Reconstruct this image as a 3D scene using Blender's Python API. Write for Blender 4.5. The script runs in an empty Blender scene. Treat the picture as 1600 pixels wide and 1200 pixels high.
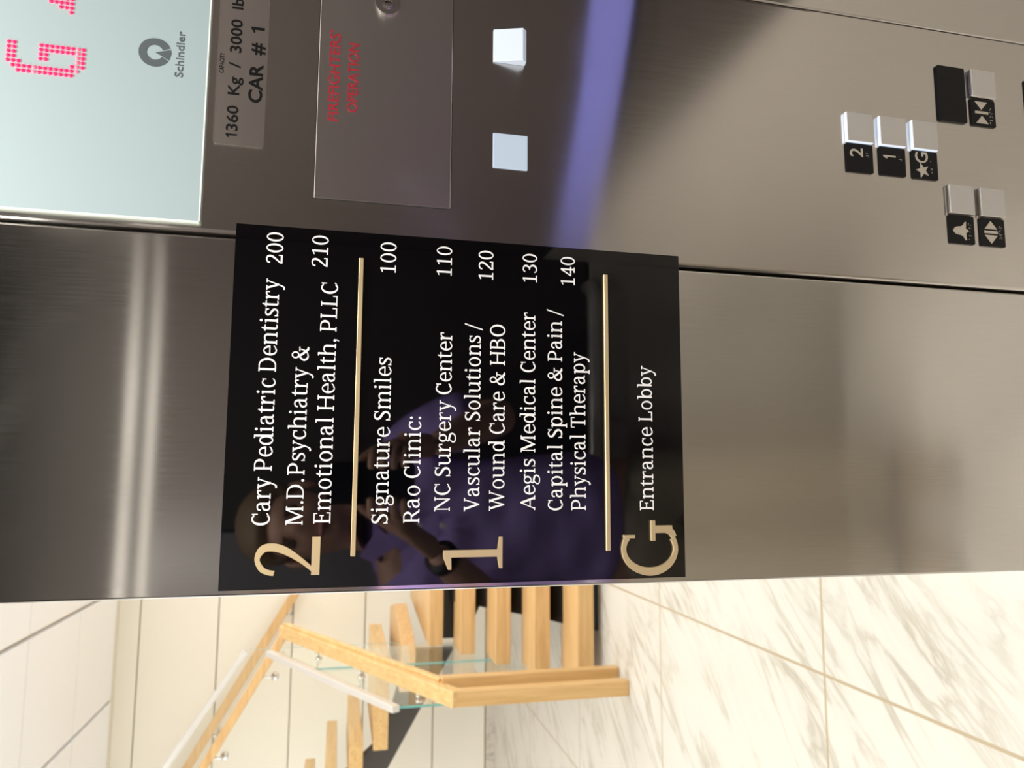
import bpy, bmesh, math, random
from mathutils import Vector, Matrix
random.seed(7)
S = bpy.context.scene
COL = S.collection
PI = math.pi

# ------------------------------------------------------------------ camera
# the camera stands upright-rotated: the photograph was taken in portrait and is stored on its side
PITCH, YAW, ROLL, FPX = 0.225675, 0.120107, -0.031256, 1153.8
EYE = Vector((0.0, -0.643, 1.515))
def set_camera():
    cy, sy, cp, sp = math.cos(YAW), math.sin(YAW), math.cos(PITCH), math.sin(PITCH)
    fwd = Vector((sy * cp, cy * cp, -sp)); right = Vector((cy, -sy, 0)); down = fwd.cross(right)
    c, s = math.cos(ROLL), math.sin(ROLL)
    r2 = c * right + s * down; d2 = -s * right + c * down
    cd = bpy.data.cameras.new('camera'); co = bpy.data.objects.new('camera', cd); COL.objects.link(co)
    m = Matrix((d2, r2, -fwd)).transposed().to_4x4(); m.translation = EYE
    co.matrix_world = m
    cd.sensor_fit = 'HORIZONTAL'; cd.sensor_width = 36.0; cd.lens = 36.0 * FPX / 1600.0
    cd.clip_start = 0.02
    cd.dof.use_dof = True; cd.dof.focus_distance = 0.70; cd.dof.aperture_fstop = 9.0
    S.camera = co
set_camera()

# ------------------------------------------------------------------ world, large lamps, exposure
W = bpy.data.worlds.new('world'); S.world = W; W.use_nodes = True
W.node_tree.nodes['Background'].inputs[0].default_value = (0.94, 1.0, 1.09, 1)
W.node_tree.nodes['Background'].inputs[1].default_value = 2.75
S.view_settings.view_transform = 'Standard'; S.view_settings.look = 'None'
S.view_settings.gamma = 1.0; S.view_settings.exposure = 0.0
try: S.view_settings.use_curve_mapping = False
except Exception: pass
S.cycles.max_bounces = 10; S.cycles.glossy_bounces = 6; S.cycles.transmission_bounces = 8
S.cycles.transparent_max_bounces = 12; S.cycles.caustics_reflective = False; S.cycles.caustics_refractive = False

def area(name, loc, size, power, color, rot=(0, 0, 0), size_y=None, disk=False):
    l = bpy.data.lights.new(name, 'AREA'); l.energy = power; l.color = color
    l.shape = 'DISK' if disk else ('RECTANGLE' if size_y else 'SQUARE'); l.size = size
    if size_y: l.size_y = size_y
    o = bpy.data.objects.new(name, l); o.location = loc; o.rotation_euler = rot; COL.objects.link(o)
    return o
WARM = (1.0, 0.94, 0.86)
CARW = (1.0, 0.95, 0.88)
# fill lamps added under the lobby ceiling, out of view and without fixtures
area('lobby_fill_lamp', (-1.48, 2.2, 3.28), 0.9, 24, WARM)
area('lobby_fill_lamp', (-0.2, 3.6, 3.28), 0.9, 24, WARM)
area('lobby_fill_lamp', (-3.2, 3.6, 3.28), 0.9, 24, WARM)
area('lobby_fill_lamp', (0.9, 5.4, 3.28), 0.9, 24, WARM)
# car downlights: light comes out of the six fixtures of the car ceiling
CAR_LAMPS = [(-1.05, -0.27), (-0.40, -0.27), (0.25, -0.27), (-1.05, -0.80), (-0.40, -0.80), (0.25, -0.80)]
for cx, cy in CAR_LAMPS:
    area('car_downlight_lamp', (cx, cy, 2.338), 0.085, 10.0 if cy > -0.5 else 8.0, CARW, disk=True)

# ------------------------------------------------------------------ materials
def mat(name, color, rough=0.5, metal=0.0, spec=0.5, ior=None, emit=None, estr=0.0, coat=0.0):
    m = bpy.data.materials.new(name); m.use_nodes = True
    b = m.node_tree.nodes['Principled BSDF']
    b.inputs['Base Color'].default_value = (*color, 1); b.inputs['Roughness'].default_value = rough
    b.inputs['Metallic'].default_value = metal; b.inputs['Specular IOR Level'].default_value = spec
    if ior: b.inputs['IOR'].default_value = ior
    if emit: b.inputs['Emission Color'].default_value = (*emit, 1); b.inputs['Emission Strength'].default_value = estr
    if coat: b.inputs['Coat Weight'].default_value = coat
    # every material keeps a faint procedural grain
    nt = m.node_tree
    n = nt.nodes.new('ShaderNodeTexNoise'); n.inputs['Scale'].default_value = 60; n.inputs['Detail'].default_value = 3
    tc = nt.nodes.new('ShaderNodeTexCoord'); nt.links.new(tc.outputs['Object'], n.inputs['Vector'])
    mr = nt.nodes.new('ShaderNodeMapRange'); nt.links.new(n.outputs['Fac'], mr.inputs['Value'])
    mr.inputs['To Min'].default_value = max(0.0, rough - 0.03); mr.inputs['To Max'].default_value = rough + 0.03
    nt.links.new(mr.outputs['Result'], b.inputs['Roughness'])
    return m

def node(nt, kind, **kw):
    n = nt.nodes.new(kind)
    for k, v in kw.items(): setattr(n, k, v)
    return n

def steel(name, color, rough, aniso=1.0, grain=(1400, 1400, 9), smear=0.0, amp=0.06):
    """brushed stainless steel with vertical grain: reflections spread sideways"""
    m = bpy.data.materials.new(name); m.use_nodes = True; nt = m.node_tree
    b = nt.nodes['Principled BSDF']; b.inputs['Metallic'].default_value = 1.0
    tc = node(nt, 'ShaderNodeTexCoord'); mp = node(nt, 'ShaderNodeMapping')
    mp.inputs['Scale'].default_value = grain
    nt.links.new(tc.outputs['Object'], mp.inputs['Vector'])
    n = node(nt, 'ShaderNodeTexNoise'); n.inputs['Scale'].default_value = 1.0; n.inputs['Detail'].default_value = 2.0
    nt.links.new(mp.outputs['Vector'], n.inputs['Vector'])
    r = node(nt, 'ShaderNodeMapRange'); r.inputs['From Min'].default_value = 0.3; r.inputs['From Max'].default_value = 0.7
    r.inputs['To Min'].default_value = rough * (1 - amp); r.inputs['To Max'].default_value = rough * (1 + amp)
    nt.links.new(n.outputs['Fac'], r.inputs['Value'])
    # smudges: hand prints and wiping marks make soft duller patches
    n2 = node(nt, 'ShaderNodeTexNoise'); n2.inputs['Scale'].default_value = 7.0; n2.inputs['Detail'].default_value = 5.0
    n2.inputs['Distortion'].default_value = 1.2
    nt.links.new(tc.outputs['Object'], n2.inputs['Vector'])
    r2 = node(nt, 'ShaderNodeMapRange'); r2.inputs['From Min'].default_value = 0.56; r2.inputs['From Max'].default_value = 0.8
    r2.inputs['To Min'].default_value = 0.0; r2.inputs['To Max'].default_value = 0.05 + smear
    nt.links.new(n2.outputs['Fac'], r2.inputs['Value'])
    a = node(nt, 'ShaderNodeMath', operation='ADD'); nt.links.new(r.outputs['Result'], a.inputs[0]); nt.links.new(r2.outputs['Result'], a.inputs[1])
    nt.links.new(a.outputs[0], b.inputs['Roughness'])
    c = node(nt, 'ShaderNodeMix', data_type='RGBA')
    c.inputs['A'].default_value = (*[x * 0.95 for x in color], 1); c.inputs['B'].default_value = (*[min(1, x * 1.05) for x in color], 1)
    nt.links.new(n.outputs['Fac'], c.inputs['Factor']); nt.links.new(c.outputs['Result'], b.inputs['Base Color'])
    b.inputs['Anisotropic'].default_value = aniso
    t = node(nt, 'ShaderNodeTangent', direction_type='UV_MAP', uv_map='UVMap'); nt.links.new(t.outputs['Tangent'], b.inputs['Tangent'])
    return m

def wood(name, c1, c2, axis):
    m = bpy.data.materials.new(name); m.use_nodes = True; nt = m.node_tree; b = nt.nodes['Principled BSDF']
    tc = node(nt, 'ShaderNodeTexCoord'); mp = node(nt, 'ShaderNodeMapping')
    sc = [26, 26, 26]; sc[axis] = 1.6
    mp.inputs['Scale'].default_value = sc
    nt.links.new(tc.outputs['Object'], mp.inputs['Vector'])
    n = node(nt, 'ShaderNodeTexNoise'); n.inputs['Scale'].default_value = 1.4; n.inputs['Detail'].default_value = 6; n.inputs['Distortion'].default_value = 0.8
    nt.links.new(mp.outputs['Vector'], n.inputs['Vector'])
    cr = node(nt, 'ShaderNodeValToRGB'); cr.color_ramp.elements[0].position = 0.3; cr.color_ramp.elements[1].position = 0.72
    cr.color_ramp.elements[0].color = (*c1, 1); cr.color_ramp.elements[1].color = (*c2, 1)
    nt.links.new(n.outputs['Fac'], cr.inputs['Fac']); nt.links.new(cr.outputs['Color'], b.inputs['Base Color'])
    b.inputs['Roughness'].default_value = 0.38
    return m

def marble(name, base, vein, joint=None):
    m = bpy.data.materials.new(name); m.use_nodes = True; nt = m.node_tree; b = nt.nodes['Principled BSDF']
    tc = node(nt, 'ShaderNodeTexCoord')
    ro = node(nt, 'ShaderNodeMapping'); ro.inputs['Rotation'].default_value = (0, 0, -0.80)
    mp = node(nt, 'ShaderNodeMapping'); mp.inputs['Scale'].default_value = (1.5, 6.5, 3.0)
    nt.links.new(tc.outputs['Object'], ro.inputs['Vector']); nt.links.new(ro.outputs['Vector'], mp.inputs['Vector'])
    n = node(nt, 'ShaderNodeTexNoise'); n.inputs['Scale'].default_value = 1.0; n.inputs['Detail'].default_value = 7; n.inputs['Distortion'].default_value = 0.7; n.inputs['Roughness'].default_value = 0.6
    nt.links.new(mp.outputs['Vector'], n.inputs['Vector'])
    cr = node(nt, 'ShaderNodeValToRGB'); e = cr.color_ramp.elements
    e[0].position = 0.40; e[0].color = (0, 0, 0, 1); e[1].position = 0.62; e[1].color = (0, 0, 0, 1)
    k = e.new(0.53); k.color = (1, 1, 1, 1); k = e.new(0.485); k.color = (0.12, 0.12, 0.12, 1); k = e.new(0.57); k.color = (0.2, 0.2, 0.2, 1)
    nt.links.new(n.outputs['Fac'], cr.inputs['Fac'])
    n2 = node(nt, 'ShaderNodeTexNoise'); n2.inputs['Scale'].default_value = 2.2; n2.inputs['Detail'].default_value = 3
    nt.links.new(tc.outputs['Object'], n2.inputs['Vector'])
    mr = node(nt, 'ShaderNodeMapRange'); mr.inputs['From Min'].default_value = 0.36; mr.inputs['From Max'].default_value = 0.62
    nt.links.new(n2.outputs['Fac'], mr.inputs['Value'])
    mu = node(nt, 'ShaderNodeMath', operation='MULTIPLY'); nt.links.new(cr.outputs['Color'], mu.inputs[0]); nt.links.new(mr.outputs['Result'], mu.inputs[1])
    mx = node(nt, 'ShaderNodeMix', data_type='RGBA'); mx.inputs['A'].default_value = (*base, 1); mx.inputs['B'].default_value = (*vein, 1)
    nt.links.new(mu.outputs[0], mx.inputs['Factor'])
    out = mx.outputs['Result']
    if joint:
        (x0, sx, y0, sy, jw, jc) = joint
        br = node(nt, 'ShaderNodeTexBrick'); br.offset = 0.0; br.squash = 1.0
        br.inputs['Scale'].default_value = 1.0; br.inputs['Brick Width'].default_value = sx; br.inputs['Row Height'].default_value = sy
        br.inputs['Mortar Size'].default_value = jw; br.inputs['Mortar Smooth'].default_value = 0.0
        mp2 = node(nt, 'ShaderNodeMapping'); mp2.inputs['Location'].default_value = (-x0 + 40 * sx, -y0 + 40 * sy, 0)
        nt.links.new(tc.outputs['Object'], mp2.inputs['Vector']); nt.links.new(mp2.outputs['Vector'], br.inputs['Vector'])
        m3 = node(nt, 'ShaderNodeMix', data_type='RGBA'); nt.links.new(br.outputs['Fac'], m3.inputs['Factor'])
        nt.links.new(out, m3.inputs['A']); m3.inputs['B'].default_value = (*jc, 1); out = m3.outputs['Result']
    nt.links.new(out, b.inputs['Base Color'])
    b.inputs['Roughness'].default_value = 0.28
    return m

def glass(name, tint, edge=False):
    """thin clear sheet: clear in transmission, mirror-like towards grazing angles"""
    m = bpy.data.materials.new(name); m.use_nodes = True; nt = m.node_tree
    nt.nodes.remove(nt.nodes['Principled BSDF']); out = nt.nodes['Material Output']
    t = node(nt, 'ShaderNodeBsdfTransparent'); t.inputs['Color'].default_value = (*tint, 1)
    g = node(nt, 'ShaderNodeBsdfGlossy'); g.inputs['Roughness'].default_value = 0.01; g.inputs['Color'].default_value = (0.95, 1, 0.98, 1)
    lw = node(nt, 'ShaderNodeLayerWeight'); lw.inputs['Blend'].default_value = 0.5
    pw = node(nt, 'ShaderNodeMath', operation='POWER'); pw.inputs[1].default_value = 5.0; nt.links.new(lw.outputs['Facing'], pw.inputs[0])
    fr = node(nt, 'ShaderNodeMath', operation='MULTIPLY_ADD'); fr.inputs[1].default_value = 0.85; fr.inputs[2].default_value = 0.035
    nt.links.new(pw.outputs[0], fr.inputs[0])
    n = node(nt, 'ShaderNodeTexNoise'); n.inputs['Scale'].default_value = 3
    r = node(nt, 'ShaderNodeMapRange'); r.inputs['To Min'].default_value = 0.005; r.inputs['To Max'].default_value = 0.02
    nt.links.new(n.outputs['Fac'], r.inputs['Value']); nt.links.new(r.outputs['Result'], g.inputs['Roughness'])
    mx = node(nt, 'ShaderNodeMixShader'); nt.links.new(fr.outputs[0], mx.inputs[0]); nt.links.new(t.outputs[0], mx.inputs[1]); nt.links.new(g.outputs[0], mx.inputs[2])
    nt.links.new(mx.outputs[0], out.inputs['Surface'])
    return m

M = {}
M['steel'] = steel('brushed_steel', (0.71, 0.69, 0.655), 0.125, smear=0.015, grain=(800, 800, 24), amp=0.10)
M['steel_panel'] = steel('brushed_steel_panel', (0.70, 0.67, 0.635), 0.165, grain=(900, 900, 20), amp=0.07)
M['steel_plate'] = steel('brushed_steel_plate', (0.84, 0.80, 0.76), 0.30, aniso=0.75, grain=(2600, 2600, 14), amp=0.02)
M['steel_cap'] = mat('satin_button_metal', (0.74, 0.73, 0.71), 0.42, 0.8)
M['steel_dark'] = mat('dark_gap', (0.012, 0.011, 0.010), 0.6)
M['chrome'] = mat('polished_metal', (0.72, 0.70, 0.67), 0.14, 1.0)
M['silver'] = mat('satin_aluminium', (0.72, 0.70, 0.68), 0.35, 0.55)
M['black_gloss'] = mat('black_acrylic', (0.0008, 0.0008, 0.0014), 0.03, 0.0, 0.5, 1.60)
M['black_plate'] = mat('black_tactile_plate', (0.006, 0.006, 0.007), 0.30, 0, 0.22)
M['vinyl'] = mat('white_vinyl', (0.86, 0.86, 0.86), 0.6)
M['gold'] = mat('pale_gold_metal', (0.70, 0.56, 0.32), 0.42, 0.55)
M['ink'] = mat('black_engraving', (0.005, 0.005, 0.005), 0.6, 0, 0.15)
M['red_ink'] = mat('red_engraving', (0.30, 0.012, 0.025), 0.55)
M['grey_ink'] = mat('grey_print', (0.085, 0.105, 0.11), 0.6, 0, 0.2)
M['display'] = mat('white_back_painted_glass', (0.31, 0.39, 0.405), 0.5, 0, 0.3, emit=(0.75, 0.9, 0.9), estr=0.03)
M['display_edge'] = mat('display_glass_edge', (0.80, 0.88, 0.80), 0.3, emit=(0.9, 1.0, 0.85), estr=0.1)
M['led'] = mat('red_led', (0.5, 0.0, 0.05), 0.5, emit=(1.0, 0.006, 0.045), estr=3.5)
M['led_dim'] = mat('red_led_fading', (0.7, 0.15, 0.2), 0.5, emit=(1.0, 0.10, 0.2), estr=0.9)
M['lit_white'] = mat('lit_white_acrylic', (0.42, 0.46, 0.54), 0.4, emit=(0.78, 0.89, 1.0), estr=0.38)
M['lamp_white'] = mat('lit_lamp_acrylic', (0.26, 0.30, 0.37), 0.4, emit=(0.74, 0.87, 1.0), estr=0.40)
M['lit_edge'] = mat('lit_button_edge', (0.7, 0.76, 0.9), 0.3, emit=(0.66, 0.80, 1.0), estr=0.6)
M['symbol'] = mat('pale_metal_symbol', (0.72, 0.67, 0.58), 0.35, 0.7)
M['oak'] = wood('oak_tread_wood', (0.60, 0.36, 0.145), (0.76, 0.50, 0.235), 0)
M['oak_y'] = wood('oak_rail_wood', (0.62, 0.38, 0.145), (0.78, 0.53, 0.24), 1)
M['oak_z'] = wood('oak_post_wood', (0.60, 0.36, 0.14), (0.74, 0.48, 0.215), 2)
M['marble'] = marble('marble_floor', (0.69, 0.67, 0.61), (0.46, 0.425, 0.35), (-0.638, 1.222, 1.5, 1.245, 0.005, (0.45, 0.37, 0.25)))
M['marble_base'] = marble('marble_skirting', (0.66, 0.60, 0.50), (0.34, 0.30, 0.25))
M['cream'] = mat('cream_wall_panel', (0.87, 0.81, 0.68), 0.55)
M['joint'] = mat('panel_joint', (0.46, 0.40, 0.29), 0.7)
M['tile_white'] = mat('ceiling_tile', (0.90, 0.895, 0.885), 0.8)
M['tile_gap'] = mat('ceiling_grid', (0.74, 0.69, 0.58), 0.7)
M['plaster'] = mat('lobby_plaster', (0.78, 0.72, 0.60), 0.7)
M['glass'] = glass('clear_glass', (0.990, 0.997, 0.994))
M['glass_edge'] = mat('teal_glass_edge', (0.16, 0.50, 0.47), 0.15, coat=0.5)
M['stringer'] = mat('dark_grey_steel', (0.075, 0.068, 0.062), 0.45)
M['stringer_black'] = mat('black_painted_steel', (0.006, 0.006, 0.006), 0.4)
M['strap'] = mat('added_lilac_band', (0.22, 0.235, 0.74), 0.8)  # colour of the added strap, picked for the lilac band it mirrors
M['laminate'] = mat('dark_brown_laminate', (0.064, 0.055, 0.051), 0.45, 0, 0.15)
M['laminate_black'] = mat('black_laminate', (0.080, 0.075, 0.071), 0.6, 0, 0.08)
M['satin_steel'] = mat('pale_lower_laminate', (0.47, 0.44, 0.40), 0.5)
M['reveal'] = mat('band_strip_metal', (0.42, 0.41, 0.395), 0.45, 0.3)  # for strips added so the steel mirrors bright bands
M['laminate_grey'] = mat('grey_laminate', (0.20, 0.20, 0.21), 0.4)
M['car_light_wall'] = mat('beige_lower_laminate', (0.60, 0.56, 0.50), 0.45)
M['car_floor'] = mat('car_floor_stone', (0.60, 0.57, 0.52), 0.4)
M['car_ceiling'] = mat('car_ceiling_metal', (0.12, 0.115, 0.11), 0.4)
M['lamp'] = mat('downlight_lens', (0.9, 0.9, 0.85), 0.4, emit=(1.0, 0.93, 0.83), estr=6.0)
M['skin'] = mat('skin', (0.58, 0.34, 0.25), 0.5)
M['hair'] = mat('sandy_hair', (0.22, 0.15, 0.085), 0.6)
M['shirt'] = mat('lilac_shirt', (0.42, 0.31, 0.78), 0.75)
M['trousers'] = mat('khaki_trousers', (0.46, 0.40, 0.31), 0.8)
M['shoe'] = mat('tan_leather', (0.26, 0.19, 0.12), 0.4)
M['rubber'] = mat('black_strap', (0.012, 0.012, 0.012), 0.5)
M['eye'] = mat('eye', (0.06, 0.05, 0.05), 0.1)
M['lip'] = mat('lip', (0.40, 0.17, 0.14), 0.5)
M['phone'] = mat('black_phone', (0.008, 0.008, 0.009), 0.25)
M['lens'] = mat('lens_glass', (0.004, 0.004, 0.008), 0.05)

# ------------------------------------------------------------------ mesh helpers
def link(name, bm, materials, parent=None, label=None, smooth=False, uv=True):
    bmesh.ops.recalc_face_normals(bm, faces=bm.faces)
    if uv:
        L = bm.loops.layers.uv.get('UVMap') or bm.loops.layers.uv.new('UVMap')
        for f in bm.faces:
            n = f.normal
            for l in f.loops:
                c = l.vert.co
                l[L].uv = (c.x, c.z) if abs(n.y) >= max(abs(n.x), abs(n.z)) else ((c.y, c.z) if abs(n.x) >= abs(n.z) else (c.x, c.y))
    me = bpy.data.meshes.new(name); bm.to_mesh(me); bm.free()
    for m in (materials if isinstance(materials, (list, tuple)) else [materials]): me.materials.append(m)
    if smooth:
        for p in me.polygons: p.use_smooth = True
    o = bpy.data.objects.new(name, me); COL.objects.link(o)
    if parent:
        o.parent = parent; o.matrix_parent_inverse = Matrix.Translation(-parent.matrix_basis.translation)
    if label: o['label'] = label
    return o
def tag(o, label, cat, group=None):
    o['label'] = label; o['category'] = cat
    if group: o['group'] = group
    return o
def struct(o): o['kind'] = 'structure'; return o
def thing(name, loc, label, cat, group=None):
    o = bpy.data.objects.new(name, None); o.empty_display_size = 0.05; o.location = loc; COL.objects.link(o)
    return tag(o, label, cat, group)
def BM(): return bmesh.new()
def box(bm, x0, x1, y0, y1, z0, z1, mi=0, bevel=0.0, seg=2):
    before = set(bm.faces)
    r = bmesh.ops.create_cube(bm, size=1.0); vs = r['verts']
    for v in vs: v.co = Vector(((x0 + x1) / 2 + v.co.x * (x1 - x0), (y0 + y1) / 2 + v.co.y * (y1 - y0), (z0 + z1) / 2 + v.co.z * (z1 - z0)))
    fs = set(f for v in vs for f in v.link_faces)
    if bevel > 0:
        es = set(e for f in fs for e in f.edges)
        bmesh.ops.bevel(bm, geom=list(es), offset=bevel, segments=seg, affect='EDGES', profile=0.5)
    for f in bm.faces:
        if f not in before: f.material_index = mi
    return bm
def beam(bm, a, b, w, h, up=(0, 0, 1), mi=0, bevel=0.0):
    """a bar from a to b, w wide sideways, h high"""
    a, b = Vector(a), Vector(b); d = (b - a); L = d.length; d.normalize()
    s = d.cross(Vector(up)); s.normalize(); u = s.cross(d)
    n0 = len(bm.verts)
    box(bm, -w / 2, w / 2, 0, L, -h / 2, h / 2, mi, bevel)
    bm.verts.ensure_lookup_table()
    for v in list(bm.verts)[n0:]:
        c = v.co.copy(); v.co = a + s * c.x + d * c.y + u * c.z
def prism(bm, pts, y0, y1, mi=0):
    """polygon in x,z extruded along y"""
    A = [bm.verts.new((p[0], y0, p[1])) for p in pts]; B = [bm.verts.new((p[0], y1, p[1])) for p in pts]
    f = bm.faces.new(A); f.material_index = mi
    f = bm.faces.new(list(reversed(B))); f.material_index = mi
    n = len(pts)
    for i in range(n):
        f = bm.faces.new((A[i], B[i], B[(i + 1) % n], A[(i + 1) % n])); f.material_index = mi
def prism_x(bm, pts, x0, x1, mi=0):
    A = [bm.verts.new((x0, p[0], p[1])) for p in pts]; B = [bm.verts.new((x1, p[0], p[1])) for p in pts]
    f = bm.faces.new(A); f.material_index = mi
    f = bm.faces.new(list(reversed(B))); f.material_index = mi
    n = len(pts)
    for i in range(n):
        f = bm.faces.new((A[i], B[i], B[(i + 1) % n], A[(i + 1) % n])); f.material_index = mi
def prism_z(bm, pts, z0, z1, mi=0, bevel=0.0):
    A = [bm.verts.new((p[0], p[1], z0)) for p in pts]; B = [bm.verts.new((p[0], p[1], z1)) for p in pts]
    fs = [bm.faces.new(A), bm.faces.new(list(reversed(B)))]
    n = len(pts)
    for i in range(n): fs.append(bm.faces.new((A[i], B[i], B[(i + 1) % n], A[(i + 1) % n])))
    for f in fs: f.material_index = mi
    if bevel > 0:
        bmesh.ops.bevel(bm, geom=list(set(e for f in fs for e in f.edges)), offset=bevel, segments=2, affect='EDGES', profile=0.5)
def rrect(x0, x1, z0, z1, r, n=5):
    out = []
    for cx, cz, a0 in ((x1 - r, z1 - r, 0), (x0 + r, z1 - r, 90), (x0 + r, z0 + r, 180), (x1 - r, z0 + r, 270)):
        for i in range(n + 1):
            a = math.radians(a0 + 90 * i / n); out.append((cx + r * math.cos(a), cz + r * math.sin(a)))
    return out
def disc_pts(cx, cz, r, n=24): return [(cx + r * math.cos(2 * PI * i / n), cz + r * math.sin(2 * PI * i / n)) for i in range(n)]
def dome(bm, x, y, z, r, h, mi=0, n=8, rings=3):
    """small rounded dot standing off a wall plane towards -y"""
    prev = None
    for j in range(rings):
        a = (PI / 2) * j / rings
        ring = [bm.verts.new((x + r * math.cos(a) * math.cos(2 * PI * i / n), y - h * math.sin(a), z + r * math.cos(a) * math.sin(2 * PI * i / n))) for i in range(n)]
        if prev:
            for i in range(n):
                f = bm.faces.new((prev[i], prev[(i + 1) % n], ring[(i + 1) % n], ring[i])); f.material_index = mi
        prev = ring
    t = bm.verts.new((x, y - h, z))
    for i in range(n):
        f = bm.faces.new((prev[i], prev[(i + 1) % n], t)); f.material_index = mi
def tube(bm, pts, r, n=10, mi=0):
    pts = [Vector(p) for p in pts]; prev = None
    for k, p in enumerate(pts):
        d = (pts[min(k + 1, len(pts) - 1)] - pts[max(k - 1, 0)]).normalized()
        s = d.cross(Vector((0, 0, 1)))
        if s.length < 1e-3: s = d.cross(Vector((0, 1, 0)))
        s.normalize(); u = s.cross(d)
        rr = r[k] if isinstance(r, (list, tuple)) else r
        ring = [bm.verts.new(p + (s * math.cos(2 * PI * i / n) + u * math.sin(2 * PI * i / n)) * rr) for i in range(n)]
        if prev:
            for i in range(n): bm.faces.new((prev[i], prev[(i + 1) % n], ring[(i + 1) % n], ring[i])).material_index = mi
        else: bm.faces.new(ring).material_index = mi
        prev = ring
    bm.faces.new(list(reversed(prev))).material_index = mi

# ------------------------------------------------------------------ serif lettering drawn stroke by stroke
# glyph units: cap height 714, x-height 536; every glyph is a list of outlines (rectangles, rings, tapering strokes)
ST, TH, SF, SO = 92, 46, 46, 62        # stem, hairline, serif thickness, serif overhang
def gR(x0, y0, x1, y1): return [(x0, y0), (x1, y0), (x1, y1), (x0, y1)]
def gArc(cx, cy, rx, ry, tx, ty, a0=0, a1=360, n=30):
    """ring or part of a ring as quads; wall tx at the sides, ty at top and bottom"""
    out = []; pr = None
    for i in range(n + 1):
        a = math.radians(a0 + (a1 - a0) * i / n); c, s = math.cos(a), math.sin(a)
        o = (cx + rx * c, cy + ry * s); q = (cx + (rx - tx) * c, cy + (ry - ty) * s)
        if pr: out.append([pr[0], o, q, pr[1]])
        pr = (o, q)
    return out
def gS(pts, n=6):
    """smooth stroke through (x, y, width)"""
    P = [pts[0]] + list(pts) + [pts[-1]]; L = []
    for i in range(1, len(P) - 2):
        for k in range(n):
            t = k / n; v = []
            for d in range(3):
                a, b, c, e = P[i - 1][d], P[i][d], P[i + 1][d], P[i + 2][d]
                v.append(0.5 * (2 * b + (c - a) * t + (2 * a - 5 * b + 4 * c - e) * t * t + (3 * b - a - 3 * c + e) * t ** 3))
            L.append(v)
    L.append(list(pts[-1])); out = []; pr = None
    for i, (x, y, w) in enumerate(L):
        x0, y0, _ = L[max(0, i - 1)]; x1, y1, _ = L[min(len(L) - 1, i + 1)]
        dx, dy = x1 - x0, y1 - y0; m = math.hypot(dx, dy) or 1
        nx, ny = -dy / m * w / 2, dx / m * w / 2
        cur = ((x + nx, y + ny), (x - nx, y - ny))
        if pr: out.append([pr[0], cur[0], cur[1], pr[1]])
        pr = cur
    return out
def gD(x0, y0, x1, y1, w):
    """diagonal with horizontal ends, w measured along x"""
    return [(x0, y0), (x0 + w, y0), (x1 + w, y1), (x1, y1)]
def foot(x, y=0, l=SO, r=SO, w=ST): return gR(x - l, y, x + w + r, y + SF)
def head(x, y, l=SO, r=0, w=ST): return gR(x - l, y - SF, x + w + r, y)
def flag(x, y): return [(x - SO, y - 62), (x - SO, y - 22), (x + ST, y), (x + ST, y - 90), (x, y - 62)]
def dot(cx, cy, r=60): return [[(cx + r * math.cos(2 * PI * i / 14), cy + r * math.sin(2 * PI * i / 14)) for i in range(14)]]
G = {}
def glyph(ch, adv, *parts):
    polys = []
    for p in parts:
        if p and isinstance(p[0], tuple): polys.append(p)
        else: polys += p
    G[ch] = (adv, polys)
C = 714; X = 536
glyph(' ', 255)
glyph('~', 95)
glyph('.', 260, dot(130, 56)); glyph(':', 270, dot(135, 56), dot(135, 440))
glyph(',', 260, dot(128, 56), gS([(150, 50, 62), (150, -40, 46), (95, -130, 22)]))
glyph('/', 350, gD(0, -90, 275, 760, 62))
glyph('C', 640, gArc(335, 357, 290, 370, 104, 52, 52, 308), gR(530, 485, 572, 714), gS([(500, 665, 60), (548, 610, 46)]), gS([(505, 60, 50), (545, 90, 44), (580, 130, 34)]))
glyph('P', 630, gR(100, 0, 100 + ST, C), foot(100), head(100, C), gR(150, C - SF, 330, C), gR(150, 292, 330, 338), gArc(325, 503, 245, 211, 100, SF, -90, 90))
glyph('D', 745, gR(100, 0, 100 + ST, C), head(100, C), gR(38, 0, 330, SF), gR(100, C - SF, 330, C), gArc(325, 357, 355, 357, 104, SF, -90, 90))
glyph('M', 950, gR(120, 0, 168, C), foot(120, w=48), head(120, C, w=80), gD(165, C, 440, 0, 0), [(130, C), (240, C), (498, 130), (470, 0), (430, 0)], [(470, 0), (430, 0), (440, 90), (720, C), (790, C)], gR(740, 0, 740 + ST, C), foot(740), gR(740, C - SF, 900, C))
glyph('E', 600, gR(100, 0, 100 + ST, C), gR(38, 0, 540, SF), gR(38, C - SF, 520, C), gR(150, 352, 400, 398), gR(478, 560, 520, C), gR(500, 0, 545, 172), gR(380, 290, 420, 460))
glyph('H', 800, gR(100, 0, 100 + ST, C), gR(605, 0, 605 + ST, C), foot(100), foot(605), head(100, C, SO, SO), head(605, C, SO, SO), gR(150, 340, 650, 388))
glyph('L', 590, gR(100, 0, 100 + ST, C), gR(38, 0, 535, SF), head(100, C, SO, SO), gR(492, 0, 540, 195))
glyph('S', 555, gS([(455, 560, 40), (420, 640, 46), (280, 690, 56), (150, 645, 76), (118, 545, 96), (170, 455, 100), (300, 380, 104), (420, 290, 104), (455, 180, 98), (400, 70, 76), (260, 26, 54), (130, 60, 46), (80, 150, 40)]), gR(446, 520, 484, 714), gR(58, 0, 96, 190))
glyph('R', 680, gR(100, 0, 100 + ST, C), foot(100), head(100, C), gR(150, C - SF, 320, C), gR(150, 328, 340, 374), gArc(315, 521, 245, 193, 100, SF, -90, 90), [(300, 345), (410, 345), (610, SF), (660, SF), (660, 0), (545, 0)])
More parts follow.
